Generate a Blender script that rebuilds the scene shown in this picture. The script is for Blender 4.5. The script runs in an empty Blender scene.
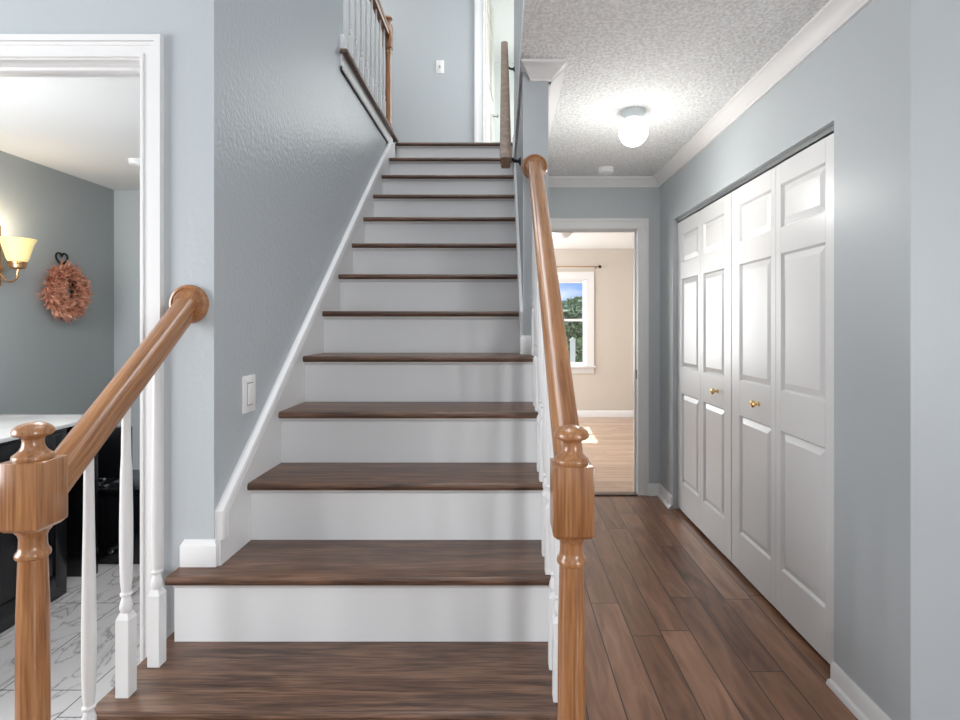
import bpy, bmesh, math, random
from mathutils import Vector, Matrix
random.seed(7)
PI = math.pi
S = bpy.context.scene
COL = S.collection
ZC = 1.267            # eye height
FPX = 555.0           # focal length in pixels of a 960 px wide picture

# ---------------------------------------------------------------- camera
cd = bpy.data.cameras.new('camera')
cam = bpy.data.objects.new('camera', cd); COL.objects.link(cam)
cam.location = (0, 0, ZC); cam.rotation_euler = (PI/2, 0, 0)
cd.sensor_width = 36; cd.lens = FPX/960*36
cd.shift_x = (480-503)/960; cd.shift_y = -(360-325)/960
cd.clip_start = .02; cd.clip_end = 200
S.camera = cam

# ---------------------------------------------------------------- world, sun, lights, exposure
W = bpy.data.worlds.new('world'); S.world = W; W.use_nodes = True
nt = W.node_tree; nt.nodes.clear()
def N(t, k, **kw):
    n = t.nodes.new(k)
    for a, v in kw.items(): setattr(n, a, v)
    return n
tc = N(nt, 'ShaderNodeTexCoord')
mp = N(nt, 'ShaderNodeMapping'); mp.inputs['Scale'].default_value = (1.5, 1.5, 5)
nz = N(nt, 'ShaderNodeTexNoise'); nz.inputs['Scale'].default_value = 3; nz.inputs['Detail'].default_value = 6
cr = N(nt, 'ShaderNodeValToRGB')
cr.color_ramp.elements[0].position = .45; cr.color_ramp.elements[0].color = (.24, .42, .80, 1)
cr.color_ramp.elements[1].position = .68; cr.color_ramp.elements[1].color = (.9, .93, 1, 1)
bg = N(nt, 'ShaderNodeBackground'); bg.inputs['Strength'].default_value = 1.4
wo = N(nt, 'ShaderNodeOutputWorld')
nt.links.new(tc.outputs['Generated'], mp.inputs[0]); nt.links.new(mp.outputs[0], nz.inputs['Vector'])
nt.links.new(nz.outputs[0], cr.inputs[0]); nt.links.new(cr.outputs[0], bg.inputs[0]); nt.links.new(bg.outputs[0], wo.inputs[0])

def lamp(name, kind, loc, energy, color=(1, 1, 1), size=None, size_y=None, aim=None, radius=None):
    l = bpy.data.lights.new(name, kind); l.energy = energy; l.color = color
    if kind == 'AREA':
        l.size = size
        if size_y: l.shape = 'RECTANGLE'; l.size_y = size_y
    if radius is not None: l.shadow_soft_size = radius
    o = bpy.data.objects.new(name, l); COL.objects.link(o); o.location = loc
    if aim is not None:
        o.rotation_euler = Vector(aim).to_track_quat('-Z', 'Y').to_euler()
    return o
sun = lamp('sun', 'SUN', (1, 12, 8), 9.0, (1, .96, .9), aim=(-.045, -1, -1.04)); sun.data.angle = .01
# unseen area fills added behind the viewer, one low and one high in the foyer
lamp('entrance_back_fill', 'AREA', (-.3, -2.3, 1.75), 9, (.97, .99, 1), 2.6, 2.0, aim=(0, 1, 0))
lamp('high_foyer_fill', 'AREA', (-.45, -2.3, 3.9), 22, (.96, .98, 1), 1.1, 1.6, aim=(.05, 1, -.25))
lamp('entrance_right_fill', 'AREA', (2.9, -1.5, 1.45), 125, (.97, .99, 1), 1.6, 1.5, aim=(-1, .75, 0))  # added off-frame fill that brightens the textured stair wall
lamp('entrance_left_fill', 'AREA', (-3.25, .3, 1.45), 100, (.97, .99, 1), 1.6, 1.5, aim=(1, .12, 0))  # added off-frame fill for the closet doors and right newel
lamp('stairwell_top_fill', 'AREA', (-.4, 2.2, 4.9), 46, (.96, .98, 1), .8, 2.6, aim=(0, 0, -1))  # soft fill added over the stairs, no real opening there
lamp('landing_fill', 'AREA', (-1.6, 4.0, 4.9), 18, (1, .98, .95), .8, aim=(.2, 0, -1))  # added fill to lift the upper railing, not a real fixture
lamp('landing_window', 'AREA', (1.5, 4.72, 3.6), 62, (.97, 1, .99), .8, 1.6, aim=(-1, -.1, -.1))
lamp('bright_room_daylight', 'AREA', (.9, 7.0, 3.9), 30, (.97, 1, .98), 1.4, 1.4, aim=(-1, -.35, -.05))
lamp('side_room_ceiling_lamp', 'AREA', (-1.7, 2.5, 2.33), 18, (1, .98, .95), .4, aim=(0, 0, -1))
lamp('side_room_fill', 'AREA', (-2.55, 1.76, 1.75), 38, (.98, .99, 1), .9, .9, aim=(.25, 1, .25))  # hidden fill added behind the doorway wall for side room walls and ceiling
lamp('beige_room_far_fill', 'AREA', (-.9, 7.4, 1.35), 60, (.95, .98, 1), 1.0, 1.3, aim=(.5, -1, -.02))  # invented source out of view, spills light towards the hall
lamp('beige_room_left_fill', 'AREA', (-1.9, 6.0, 1.3), 115, (.94, .97, 1), 1.4, 1.6, aim=(1, -.05, .15))  # hidden fill added at the left to brighten the beige room
S.view_settings.view_transform = 'Standard'; S.view_settings.look = 'None'
S.view_settings.gamma = 1.0; S.view_settings.use_curve_mapping = False
S.view_settings.exposure = -0.08

# ---------------------------------------------------------------- materials
def mat(name, color, rough=.5, metal=0, spec=.5, coat=0):
    m = bpy.data.materials.new(name); m.use_nodes = True
    b = m.node_tree.nodes['Principled BSDF']
    b.inputs['Base Color'].default_value = (*color, 1); b.inputs['Roughness'].default_value = rough
    b.inputs['Metallic'].default_value = metal; b.inputs['Specular IOR Level'].default_value = spec
    b.inputs['Coat Weight'].default_value = coat; b.inputs['Coat Roughness'].default_value = .12
    return m
def nodes(m): t = m.node_tree; return t, t.nodes['Principled BSDF']
def math_n(t, op, a, b=None):
    n = N(t, 'ShaderNodeMath', operation=op)
    for i, v in enumerate((a, b)):
        if v is None: continue
        if isinstance(v, (int, float)): n.inputs[i].default_value = v
        else: t.links.new(v, n.inputs[i])
    return n.outputs[0]
def bumpy(m, scale, strength, dist=.002, kind='noise', detail=2, stretch=(1, 1, 1), speck=0):
    t, b = nodes(m)
    tc = N(t, 'ShaderNodeTexCoord'); mp = N(t, 'ShaderNodeMapping'); mp.inputs['Scale'].default_value = stretch
    t.links.new(tc.outputs['Object'], mp.inputs[0])
    x = N(t, 'ShaderNodeTexNoise'); x.inputs['Scale'].default_value = scale; x.inputs['Detail'].default_value = detail
    t.links.new(mp.outputs[0], x.inputs['Vector'])
    bp = N(t, 'ShaderNodeBump'); bp.inputs['Strength'].default_value = strength; bp.inputs['Distance'].default_value = dist
    t.links.new(x.outputs[0], bp.inputs['Height']); t.links.new(bp.outputs[0], b.inputs['Normal'])
    if speck:
        c = b.inputs['Base Color'].default_value
        r = N(t, 'ShaderNodeValToRGB')
        r.color_ramp.elements[0].position = .38; r.color_ramp.elements[1].position = .62
        r.color_ramp.elements[0].color = (c[0]*(1-speck), c[1]*(1-speck), c[2]*(1-speck), 1)
        r.color_ramp.elements[1].color = (*[min(1, c[i]*(1+speck*.4)) for i in range(3)], 1)
        t.links.new(x.outputs[0], r.inputs[0]); t.links.new(r.outputs[0], b.inputs['Base Color'])
    return m
def wood(name, dark, mid, light, axis, rough=.32, coat=.25, scale=1.0, bump=.08, tilt=0.):
    """grain runs along axis"""
    m = mat(name, mid, rough, coat=coat); t, b = nodes(m)
    tc = N(t, 'ShaderNodeTexCoord'); oi = N(t, 'ShaderNodeObjectInfo')
    sc = [14*scale]*3; sc[axis] = 1.1*scale
    vr = N(t, 'ShaderNodeVectorRotate', rotation_type='X_AXIS'); vr.inputs['Angle'].default_value = -tilt; t.links.new(tc.outputs['Object'], vr.inputs['Vector'])
    mp = N(t, 'ShaderNodeMapping'); mp.inputs['Scale'].default_value = sc
    t.links.new(vr.outputs[0], mp.inputs[0])
    off = math_n(t, 'MULTIPLY', oi.outputs['Random'], 37.0)
    t.links.new(off, mp.inputs['Location'])
    n1 = N(t, 'ShaderNodeTexNoise'); n1.inputs['Scale'].default_value = 1.6; n1.inputs['Detail'].default_value = 5; n1.inputs['Distortion'].default_value = 1.4
    sf = [110*scale]*3; sf[axis] = 3.5*scale
    mp2 = N(t, 'ShaderNodeMapping'); mp2.inputs['Scale'].default_value = sf
    t.links.new(vr.outputs[0], mp2.inputs[0])
    n2 = N(t, 'ShaderNodeTexNoise'); n2.inputs['Scale'].default_value = 2.2; n2.inputs['Detail'].default_value = 4
    t.links.new(mp.outputs[0], n1.inputs['Vector']); t.links.new(mp2.outputs[0], n2.inputs['Vector'])
    s = math_n(t, 'ADD', math_n(t, 'MULTIPLY', n1.outputs[0], .5), math_n(t, 'MULTIPLY', n2.outputs[0], .5))
    r = N(t, 'ShaderNodeValToRGB'); e = r.color_ramp.elements
    e[0].position = .36; e[0].color = (*dark, 1); e[1].position = .64; e[1].color = (*light, 1)
    k = e.new(.49); k.color = (*mid, 1)
    t.links.new(s, r.inputs[0]); t.links.new(r.outputs[0], b.inputs['Base Color'])
    bp = N(t, 'ShaderNodeBump'); bp.inputs['Strength'].default_value = bump; bp.inputs['Distance'].default_value = .001
    t.links.new(n2.outputs[0], bp.inputs['Height']); t.links.new(bp.outputs[0], b.inputs['Normal'])
    return m
def planks(name, width, length, palette, along='y', off0=0., gap=.0022, rough=.35, grain=True, gapcol=(.03, .02, .015), coat=.2, vein=False):
    m = mat(name, palette[1], rough, coat=coat); t, b = nodes(m)
    tc = N(t, 'ShaderNodeTexCoord'); sp = N(t, 'ShaderNodeSeparateXYZ'); t.links.new(tc.outputs['Object'], sp.inputs[0])
    u, v = (sp.outputs[0], sp.outputs[1]) if along == 'y' else (sp.outputs[1], sp.outputs[0])
    un = math_n(t, 'DIVIDE', math_n(t, 'ADD', u, off0), width)
    row = math_n(t, 'FLOOR', un); fu = math_n(t, 'SUBTRACT', un, row)
    wn = N(t, 'ShaderNodeTexWhiteNoise', noise_dimensions='1D'); t.links.new(row, wn.inputs['W'])
    vn = math_n(t, 'ADD', math_n(t, 'DIVIDE', v, length), math_n(t, 'MULTIPLY', wn.outputs[0], 7.31))
    cel = math_n(t, 'FLOOR', vn); fv = math_n(t, 'SUBTRACT', vn, cel)
    eu = math_n(t, 'MINIMUM', fu, math_n(t, 'SUBTRACT', 1.0, fu)); ev = math_n(t, 'MINIMUM', fv, math_n(t, 'SUBTRACT', 1.0, fv))
    g = math_n(t, 'MINIMUM', math_n(t, 'MULTIPLY', eu, width), math_n(t, 'MULTIPLY', ev, length))
    isgap = math_n(t, 'LESS_THAN', g, gap*.5)
    cb = N(t, 'ShaderNodeCombineXYZ'); t.links.new(row, cb.inputs[0]); t.links.new(cel, cb.inputs[1])
    w2 = N(t, 'ShaderNodeTexWhiteNoise', noise_dimensions='3D'); t.links.new(cb.outputs[0], w2.inputs['Vector'])
    # grain, shifted per plank
    cv = N(t, 'ShaderNodeCombineXYZ')
    t.links.new(math_n(t, 'MULTIPLY', u, 9.0 if not vein else 3.6), cv.inputs[0]); t.links.new(math_n(t, 'MULTIPLY', v, 1.3 if not vein else 1.6), cv.inputs[1])
    t.links.new(math_n(t, 'MULTIPLY', w2.outputs[0], 50.0), cv.inputs[2])
    n1 = N(t, 'ShaderNodeTexNoise'); n1.inputs['Scale'].default_value = 2.0; n1.inputs['Detail'].default_value = 7; n1.inputs['Distortion'].default_value = 1.0
    t.links.new(cv.outputs[0], n1.inputs['Vector'])
    if vein:
        f = math_n(t, 'ABSOLUTE', math_n(t, 'SUBTRACT', n1.outputs[0], .5))
        r = N(t, 'ShaderNodeValToRGB'); e = r.color_ramp.elements
        e[0].position = 0; e[0].color = (*palette[0], 1); e[1].position = .035; e[1].color = (*palette[2], 1)
        k = e.new(.010); k.color = (*palette[1], 1)
        t.links.new(f, r.inputs[0])
    else:
        f = math_n(t, 'ADD', math_n(t, 'MULTIPLY', n1.outputs[0], .75), math_n(t, 'MULTIPLY', w2.outputs[0], .25))
        r = N(t, 'ShaderNodeValToRGB'); e = r.color_ramp.elements
        e[0].position = .28; e[0].color = (*palette[0], 1); e[1].position = .72; e[1].color = (*palette[2], 1)
        k = e.new(.5); k.color = (*palette[1], 1)
        t.links.new(f, r.inputs[0])
    mx = N(t, 'ShaderNodeMix', data_type='RGBA'); t.links.new(isgap, mx.inputs['Factor'])
    t.links.new(r.outputs[0], mx.inputs[6]); mx.inputs[7].default_value = (*gapcol, 1)
    t.links.new(mx.outputs[2], b.inputs['Base Color'])
    bp = N(t, 'ShaderNodeBump'); bp.inputs['Strength'].default_value = .15; bp.inputs['Distance'].default_value = .002
    t.links.new(math_n(t, 'SUBTRACT', n1.outputs[0], isgap), bp.inputs['Height']); t.links.new(bp.outputs[0], b.inputs['Normal'])
    return m
def emit(name, color, strength):
    m = bpy.data.materials.new(name); m.use_nodes = True; t, b = nodes(m)
    b.inputs['Base Color'].default_value = (*color, 1)
    b.inputs['Emission Color'].default_value = (*color, 1); b.inputs['Emission Strength'].default_value = strength
    return m

M = {}
M['paint'] = bumpy(mat('blue_grey_paint', (.475, .512, .538), .42), 90, .10, .002)
M['texpaint'] = bumpy(mat('textured_blue_grey_paint', (.475, .512, .538), .30), 55, .55, .004, detail=3)
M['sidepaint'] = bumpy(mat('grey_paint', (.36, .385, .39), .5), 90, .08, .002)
M['beige'] = mat('beige_paint', (.60, .55, .49), .6)
M['white'] = bumpy(mat('white_trim_paint', (.77, .77, .775), .32), 60, .03, .001)
M['riser'] = bumpy(mat('white_riser_paint', (.73, .735, .745), .30), 14, .12, .002, stretch=(1, 1, .25))
M['popcorn'] = bumpy(mat('popcorn_ceiling', (.81, .825, .835), .9), 75, 1.0, .012, detail=3, speck=.16)
M['ceil'] = mat('smooth_white_ceiling', (.78, .78, .78), .8)
M['tread'] = wood('dark_oak_tread', (.035, .016, .010), (.105, .053, .032), (.22, .118, .073), 0, .38, .12, 1.35, .5)
M['oakz'] = wood('golden_oak_upright', (.21, .085, .032), (.34, .152, .062), (.46, .23, .10), 2, .28, .4)
M['oaky'] = wood('golden_oak_rail', (.21, .085, .032), (.34, .152, .062), (.46, .23, .10), 1, .28, .4)
M['oakrail'] = wood('golden_oak_sloped_rail', (.21, .085, .032), (.34, .152, .062), (.46, .23, .10), 1, .28, .4, tilt=math.atan(.78))
M['floor'] = planks('wood_plank_floor', .125, 1.15, [(.11, .048, .026), (.23, .112, .063), (.36, .19, .115)], 'y', -.025, .0045)
M['lightfloor'] = planks('pale_wood_plank_floor', .09, 1.2, [(.34, .22, .15), (.45, .31, .22), (.56, .41, .31)], 'x', 0, .0025, gapcol=(.2, .12, .08))
M['tile'] = planks('marbled_white_tile', .30, .60, [(.27, .26, .26), (.46, .445, .445), (.56, .545, .55)], 'y', -.06, .004, .25, gapcol=(.10, .10, .10), vein=True)
M['black'] = mat('black_lacquer', (.008, .008, .010), .25)
M['blackmet'] = mat('black_metal', (.02, .02, .025), .4, .6)
M['brass'] = mat('polished_brass', (.85, .60, .28), .14, 1)
M['bronze'] = mat('copper_brass', (.62, .36, .17), .25, 1)
M['silver'] = mat('satin_silver', (.75, .75, .76), .25, 1)
M['steel'] = mat('grey_metal_track', (.30, .31, .32), .4, .8)
M['fixture'] = mat('painted_metal_canopy', (.62, .68, .70), .35)
M['plastic'] = mat('white_plastic', (.84, .84, .84), .3)
M['globe'] = emit('lit_opal_glass', (1, .98, .95), 2.2)
M['shade'] = emit('lit_amber_glass', (1, .78, .34), .5)
M['bulb'] = emit('lit_bulb', (1, .95, .8), 6)
M['dark'] = mat('closet_shade', (.12, .12, .12), .9)  # shade inside the closet put into the colour
M['threshold'] = wood('dark_threshold_wood', (.03, .016, .01), (.06, .03, .02), (.09, .05, .03), 0)
M['counter'] = bumpy(mat('white_marble_counter', (.72, .72, .72), .15), 4, .02, speck=.12)
M['leaf'] = bumpy(mat('green_foliage', (.30, .42, .22), .7), 9, .4, .05, speck=.6)
M['bark'] = mat('bark', (.12, .08, .05), .9)
M['grass'] = bumpy(mat('grass', (.12, .20, .06), .9), 3, .3, .02, speck=.4)
M['roofing'] = mat('grey_shingle', (.30, .32, .35), .9)
M['knobglass'] = mat('dark_bronze', (.05, .03, .02), .3, .7)
def glass():
    m = bpy.data.materials.new('clear_window_glass'); m.use_nodes = True; t = m.node_tree; t.nodes.clear()
    a = N(t, 'ShaderNodeBsdfTransparent'); g = N(t, 'ShaderNodeBsdfGlossy'); g.inputs['Roughness'].default_value = .02
    x = N(t, 'ShaderNodeMixShader'); x.inputs[0].default_value = .06; o = N(t, 'ShaderNodeOutputMaterial')
    t.links.new(a.outputs[0], x.inputs[1]); t.links.new(g.outputs[0], x.inputs[2]); t.links.new(x.outputs[0], o.inputs[0]); return m
M['glass'] = glass()
def feather():
    m = mat('salmon_feathers', (.62, .25, .14), .8); t, b = nodes(m)
    tc = N(t, 'ShaderNodeTexCoord'); n = N(t, 'ShaderNodeTexNoise'); n.inputs['Scale'].default_value = 28; n.inputs['Detail'].default_value = 3
    r = N(t, 'ShaderNodeValToRGB'); e = r.color_ramp.elements
    e[0].position = .35; e[0].color = (.40, .13, .07, 1); e[1].position = .62; e[1].color = (.95, .52, .36, 1)
    t.links.new(tc.outputs['Object'], n.inputs['Vector']); t.links.new(n.outputs[0], r.inputs[0]); t.links.new(r.outputs[0], b.inputs['Base Color']); return m
M['feather'] = feather()

# ---------------------------------------------------------------- mesh helpers
class MB:
    def __init__(s): s.bm = bmesh.new()
    def box(s, x0, x1, y0, y1, z0, z1, bev=0, seg=2):
        r = bmesh.ops.create_cube(s.bm, size=1); vs = r['verts']
        for v in vs:
            v.co = Vector(((x0+x1)/2+v.co.x*(x1-x0), (y0+y1)/2+v.co.y*(y1-y0), (z0+z1)/2+v.co.z*(z1-z0)))
        if bev:
            es = list({e for v in vs for e in v.link_edges})
            bmesh.ops.bevel(s.bm, geom=es, offset=bev, segments=seg, profile=.5, affect='EDGES')
        return s
    def prism(s, pts, axis, a, b):
        """closed 2D outline pts extruded along axis from a to b; outline coordinates are the other two axes in order"""
        def P(p, w):
            return {0: (w, p[0], p[1]), 1: (p[0], w, p[1]), 2: (p[0], p[1], w)}[axis]
        A = [s.bm.verts.new(P(p, a)) for p in pts]; B = [s.bm.verts.new(P(p, b)) for p in pts]
        n = len(pts)
        s.bm.faces.new(A); s.bm.faces.new(B[::-1])
        for i in range(n): s.bm.faces.new((A[i], B[i], B[(i+1) % n], A[(i+1) % n]))
        return s
    def lathe(s, prof, c=(0, 0, 0), seg=28, mtx=None):
        """prof: (r, z) bottom to top"""
        rings = []
        for r, z in prof:
            if r < 1e-6: rings.append([s.bm.verts.new((0, 0, z))])
            else: rings.append([s.bm.verts.new((r*math.cos(2*PI*k/seg), r*math.sin(2*PI*k/seg), z)) for k in range(seg)])
        vs = [v for q in rings for v in q]
        for a, b in zip(rings[:-1], rings[1:]):
            for k in range(seg):
                k2 = (k+1) % seg
                if len(a) == 1 and len(b) == 1: continue
                if len(a) == 1: s.bm.faces.new((a[0], b[k2], b[k]))
                elif len(b) == 1: s.bm.faces.new((a[k], a[k2], b[0]))
                else: s.bm.faces.new((a[k], a[k2], b[k2], b[k]))
        if len(rings[0]) > 1: s.bm.faces.new(rings[0][::-1])
        if len(rings[-1]) > 1: s.bm.faces.new(rings[-1])
        for v in vs:
            co = mtx @ v.co if mtx else v.co
            v.co = co + Vector(c)
        return s
    def sweep(s, prof, pts, up=(0, 0, 1), closed=False):
        """profile (side, up) swept along points; side = dir x up"""
        up = Vector(up); P = [Vector(p) for p in pts]; rings = []
        n = len(P)
        for i, p in enumerate(P):
            if closed: d = (P[(i+1) % n]-P[i-1]).normalized()
            elif i == 0: d = (P[1]-P[0]).normalized()
            elif i == n-1: d = (P[-1]-P[-2]).normalized()
            else: d = ((P[i+1]-p).normalized()+(p-P[i-1]).normalized()).normalized()
            sd = d.cross(up)
            if sd.length < 1e-4: sd = Vector((1, 0, 0))
            sd.normalize(); u2 = sd.cross(d)
            rings.append([s.bm.verts.new(p+sd*a+u2*b) for a, b in prof])
        m = len(prof)
        R = rings+[rings[0]] if closed else rings
        for a, b in zip(R[:-1], R[1:]):
            for k in range(m): s.bm.faces.new((a[k], b[k], b[(k+1) % m], a[(k+1) % m]))
        if not closed:
            s.bm.faces.new(rings[0]); s.bm.faces.new(rings[-1][::-1])
        return s
    def tube(s, pts, r, seg=10, closed=False):
        return s.sweep([(r*math.cos(2*PI*k/seg), r*math.sin(2*PI*k/seg)) for k in range(seg)], pts, closed=closed)
    def loft(s, A, B):
        """two rings of 3D points joined into a closed solid"""
        a = [s.bm.verts.new(p) for p in A]; b = [s.bm.verts.new(p) for p in B]; n = len(a)
        for i in range(n): s.bm.faces.new((a[i], a[(i+1) % n], b[(i+1) % n], b[i]))
        s.bm.faces.new(a[::-1]); s.bm.faces.new(b); return s
    def build(s, name, m, parent=None, smooth=True, loc=None, **tags):
        bm = s.bm
        bmesh.ops.recalc_face_normals(bm, faces=bm.faces)
        off = Vector(loc) if loc is not None else Vector((0, 0, 0))
        base = off.copy()
        if parent is not None:
            p = parent; base = Vector((0, 0, 0))+off
            while p is not None: base += p.location; p = p.parent
        for v in bm.verts: v.co -= base
        for f in bm.faces: f.smooth = smooth
        for e in bm.edges:
            if len(e.link_faces) == 2 and e.calc_face_angle(0) > math.radians(34): e.smooth = False
        me = bpy.data.meshes.new(name); bm.to_mesh(me); bm.free(); me.materials.append(m)
        o = bpy.data.objects.new(name, me); COL.objects.link(o); o.parent = parent; o.location = off
        for k, v in tags.items(): o[k] = v
        return o
def thing(name, label, cat, loc, group=None):
    o = bpy.data.objects.new(name, None); COL.objects.link(o); o.location = loc; o.empty_display_size = .1
    o['label'] = label; o['category'] = cat
    if group: o['group'] = group
    return o
def tag(o, label, cat, group=None):
    o['label'] = label; o['category'] = cat
    if group: o['group'] = group
    return o
def struct(name, mb, m, label=None, parent=None, smooth=True):
    o = mb.build(name, m, parent, smooth)
    if parent is None: o['kind'] = 'structure'
    if label: o['label'] = label
    return o
def structE(name, loc, label):
    o = bpy.data.objects.new(name, None); COL.objects.link(o); o.location = loc; o['kind'] = 'structure'; o['label'] = label; return o

# ---------------------------------------------------------------- key measures
RISE, RUN = .19, .2453
def nose(i): return 1.0376+RUN*i
def top(i): return .19+RISE*i
XL, XLW = -.8175, -.835          # skirt face, stair wall face on the left
XR, XRW = .072, .085             # the same on the right, upper flight
XO = .178                        # open end of the lower treads
CZ = ZC+1.09                     # hall ceiling
UF = top(13)                     # upper floor
YW = 1.61                        # wall with the doorway
YS = 1.604                       # end of the stair wall
YE = 2.345                        # end of the right stair wall
XC = 1.17                        # closet wall
YF = 4.14                        # hall end wall
HI = 5.0                         # upper ceiling
YU = 5.2                         # upper far wall

# ---------------------------------------------------------------- floors
struct('floor', MB().box(-3.4, 3.0, -2.6, YW, -.1, 0).box(XRW, XC+.7, YW, YF, -.1, 0), M['floor'], 'brown wood plank floor of entrance and hall')
struct('floor', MB().box(-3.3, -.92, YW, 4.6, -.1, 0), M['tile'], 'white marbled tile floor behind the left doorway')
struct('floor', MB().box(-2.4, 2.4, YF+.02, 7.7, -.1, 0), M['lightfloor'], 'pale wood floor of the beige room')
struct('trim_1', MB().box(.2, 1.0, YF-.03, YF+.05, 0, .009, .003), M['threshold'], 'dark wood threshold strip in the hall doorway')

# ---------------------------------------------------------------- walls
# left wall with the doorway (facing the viewer)
DX0, DX1, DZ = -1.95, -1.046, 2.04
struct('wall_front', MB().box(DX1, -.915, YW, YW+.115, 0, HI).box(-3.4, DX0, YW, YW+.115, 0, HI).box(DX0, DX1, YW, YW+.115, DZ, HI), M['paint'], 'blue-grey wall with the cased doorway left of the stairs')
struct('wall_left', MB().box(-.918, XLW, YS, 2.90, 0, HI).box(-.918, XLW, 2.90, YU, 0, UF-.03), M['texpaint'], 'textured blue-grey wall along the left side of the stairs')
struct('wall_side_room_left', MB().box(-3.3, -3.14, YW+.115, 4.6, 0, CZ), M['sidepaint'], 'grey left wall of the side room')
struct('wall_side_room_back', MB().box(-3.2, -.92, 4.48, 4.6, 0, CZ), M['paint'], 'grey far wall of the side room')
# right stair wall: full height behind YE, only above the hall ceiling in front of it
struct('wall_middle', MB().box(XRW, .192, YE, YF+.1, 0, CZ+.02).box(XRW, .192, -2.5, YE+.3, CZ+.02, HI).box(XRW, .192, YE+.3, 4.27, CZ+.021, HI).box(XRW, 1.6, 4.20, 4.27, UF, HI), M['paint'], 'blue-grey wall between the stairs and the hall')
# hall end wall with doorway
HX0, HX1, HZ = .30, 1.008, 1.985
struct('wall_back', MB().box(.15, HX0, YF, YF+.115, 0, CZ).box(HX1, XC+.1, YF, YF+.115, 0, CZ).box(HX0, HX1, YF, YF+.115, HZ, CZ), M['paint'], 'blue-grey end wall of the hall')
# closet wall with opening
CY0, CY1, CTZ = 1.962, 3.825, 1.992
struct('wall_right', MB().box(XC, XC+.115, 1.593, CY0, 0, CZ).box(XC, XC+.115, CY1, YF+.1, 0, CZ).box(XC, XC+.115, CY0, CY1, CTZ, CZ).box(XC+.115, 3.0, 1.593, 1.70, 0, CZ), M['paint'], 'blue-grey wall around the closet opening')
struct('wall_closet_inside', MB().box(XC+.65, XC+.75, 1.7, YF, 0, CZ), M['dark'], 'inner wall of the closet')
# surroundings outside the picture that carry the light
struct('wall_entrance', MB().box(-3.4, 3.0, -2.6, -2.5, 0, HI), M['paint'], 'entrance wall behind the viewer')
struct('wall_entrance_left', MB().box(-3.5, -3.4, -2.6, YW, 0, HI), M['paint'], 'left wall of the entrance')
struct('wall_entrance_right', MB().box(3.0, 3.1, -2.6, 1.7, 0, CZ), M['paint'], 'right wall of the entrance')
# upper floor
struct('wall_upper_back', MB().box(-3.3, -.178, YU, YU+.12, UF, HI).box(-.178, 1.7, YU, YU+.12, UF+2.03, HI).box(.45, 1.7, YU, YU+.12, UF, UF+2.03).box(1.6, 1.7, 4.2, YU, UF, HI), M['paint'], 'blue-grey far wall of the upper landing')
struct('wall_upper_left', MB().box(-3.4, -3.3, YW, YU, UF-.3, HI), M['paint'], 'left wall of the upper landing')
struct('floor_upper', MB().box(-3.3, -.87, YW+.115, YU, CZ+.01, UF).box(-.86, 1.6, nose(13)+.05, YU+.1, CZ+.09, UF-.001).box(-.5, 1.6, YU, 8.0, CZ+.02, UF-.002), M['tread'], 'dark wood upper floor')
wu = M['upperwhite'] = mat('pale_green_white_paint', (.82, .86, .84), .5)
struct('wall_bright_room', MB().box(-.5, 1.6, 7.9, 8.0, UF, HI).box(-.6, -.5, YU+.12, 8.0, UF, HI).box(1.6, 1.7, YU+.12, 8.0, UF, HI), wu, 'pale walls of the bright upstairs room')
struct('ceiling_upper', MB().box(-3.5, 3.0, -2.6, 8.0, HI, HI+.1), M['ceil'], 'upper ceiling')
struct('ceiling', MB().box(XRW-.013, 3.0, -2.6, YF+.1, CZ, CZ+.08), M['popcorn'], 'popcorn-textured white hall ceiling')
struct('ceiling_side_room', MB().box(-3.3, -.918, YW+.06, 4.6, CZ, CZ+.01), M['ceil'], 'white side room ceiling')
struct('ceiling_beige_room', MB().box(-2.4, 2.4, YF+.06, 7.8, 2.315, 2.36), M['ceil'], 'white beige-room ceiling')
# beige room
WX0, WX1, WZ0, WZ1 = .36, 1.15, .70, 1.90
YB = 7.64
struct('wall_beige_room', MB().box(-2.4, WX0, YB, YB+.14, 0, 2.33).box(WX1, 2.4, YB, YB+.14, 0, 2.33).box(WX0, WX1, YB, YB+.14, 0, WZ0).box(WX0, WX1, YB, YB+.14, WZ1, 2.33)
       .box(-2.5, -2.4, YF, YB+.14, 0, 2.33).box(2.4, 2.5, YF, YB+.14, 0, 2.33).box(XC+.12, 2.4, YF+.1, YF+.13, 0, 2.33).box(-2.4, .2, YF+.6, YF+.7, 0, 2.33), M['beige'], 'beige painted walls beyond the hall doorway')

# ---------------------------------------------------------------- trim
def crown_prof():   # (out, down) from the wall/ceiling corner, both positive
    return [(0, 0), (.072, 0), (.072, .010), (.064, .014), (.052, .022), (.034, .036), (.022, .048), (.014, .054), (.013, .064), (0, .064)]
c = crown_prof()
struct('trim_2', MB().prism([(XC-a, CZ-b) for a, b in c], 1, 1.593-.07, YF), M['white'], 'white crown moulding above the closet')
mb = MB().prism([(YF-a, CZ-b) for a, b in c], 0, .19, XC)
struct('trim_3', mb, M['white'], 'white crown moulding over the hall doorway')
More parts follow.
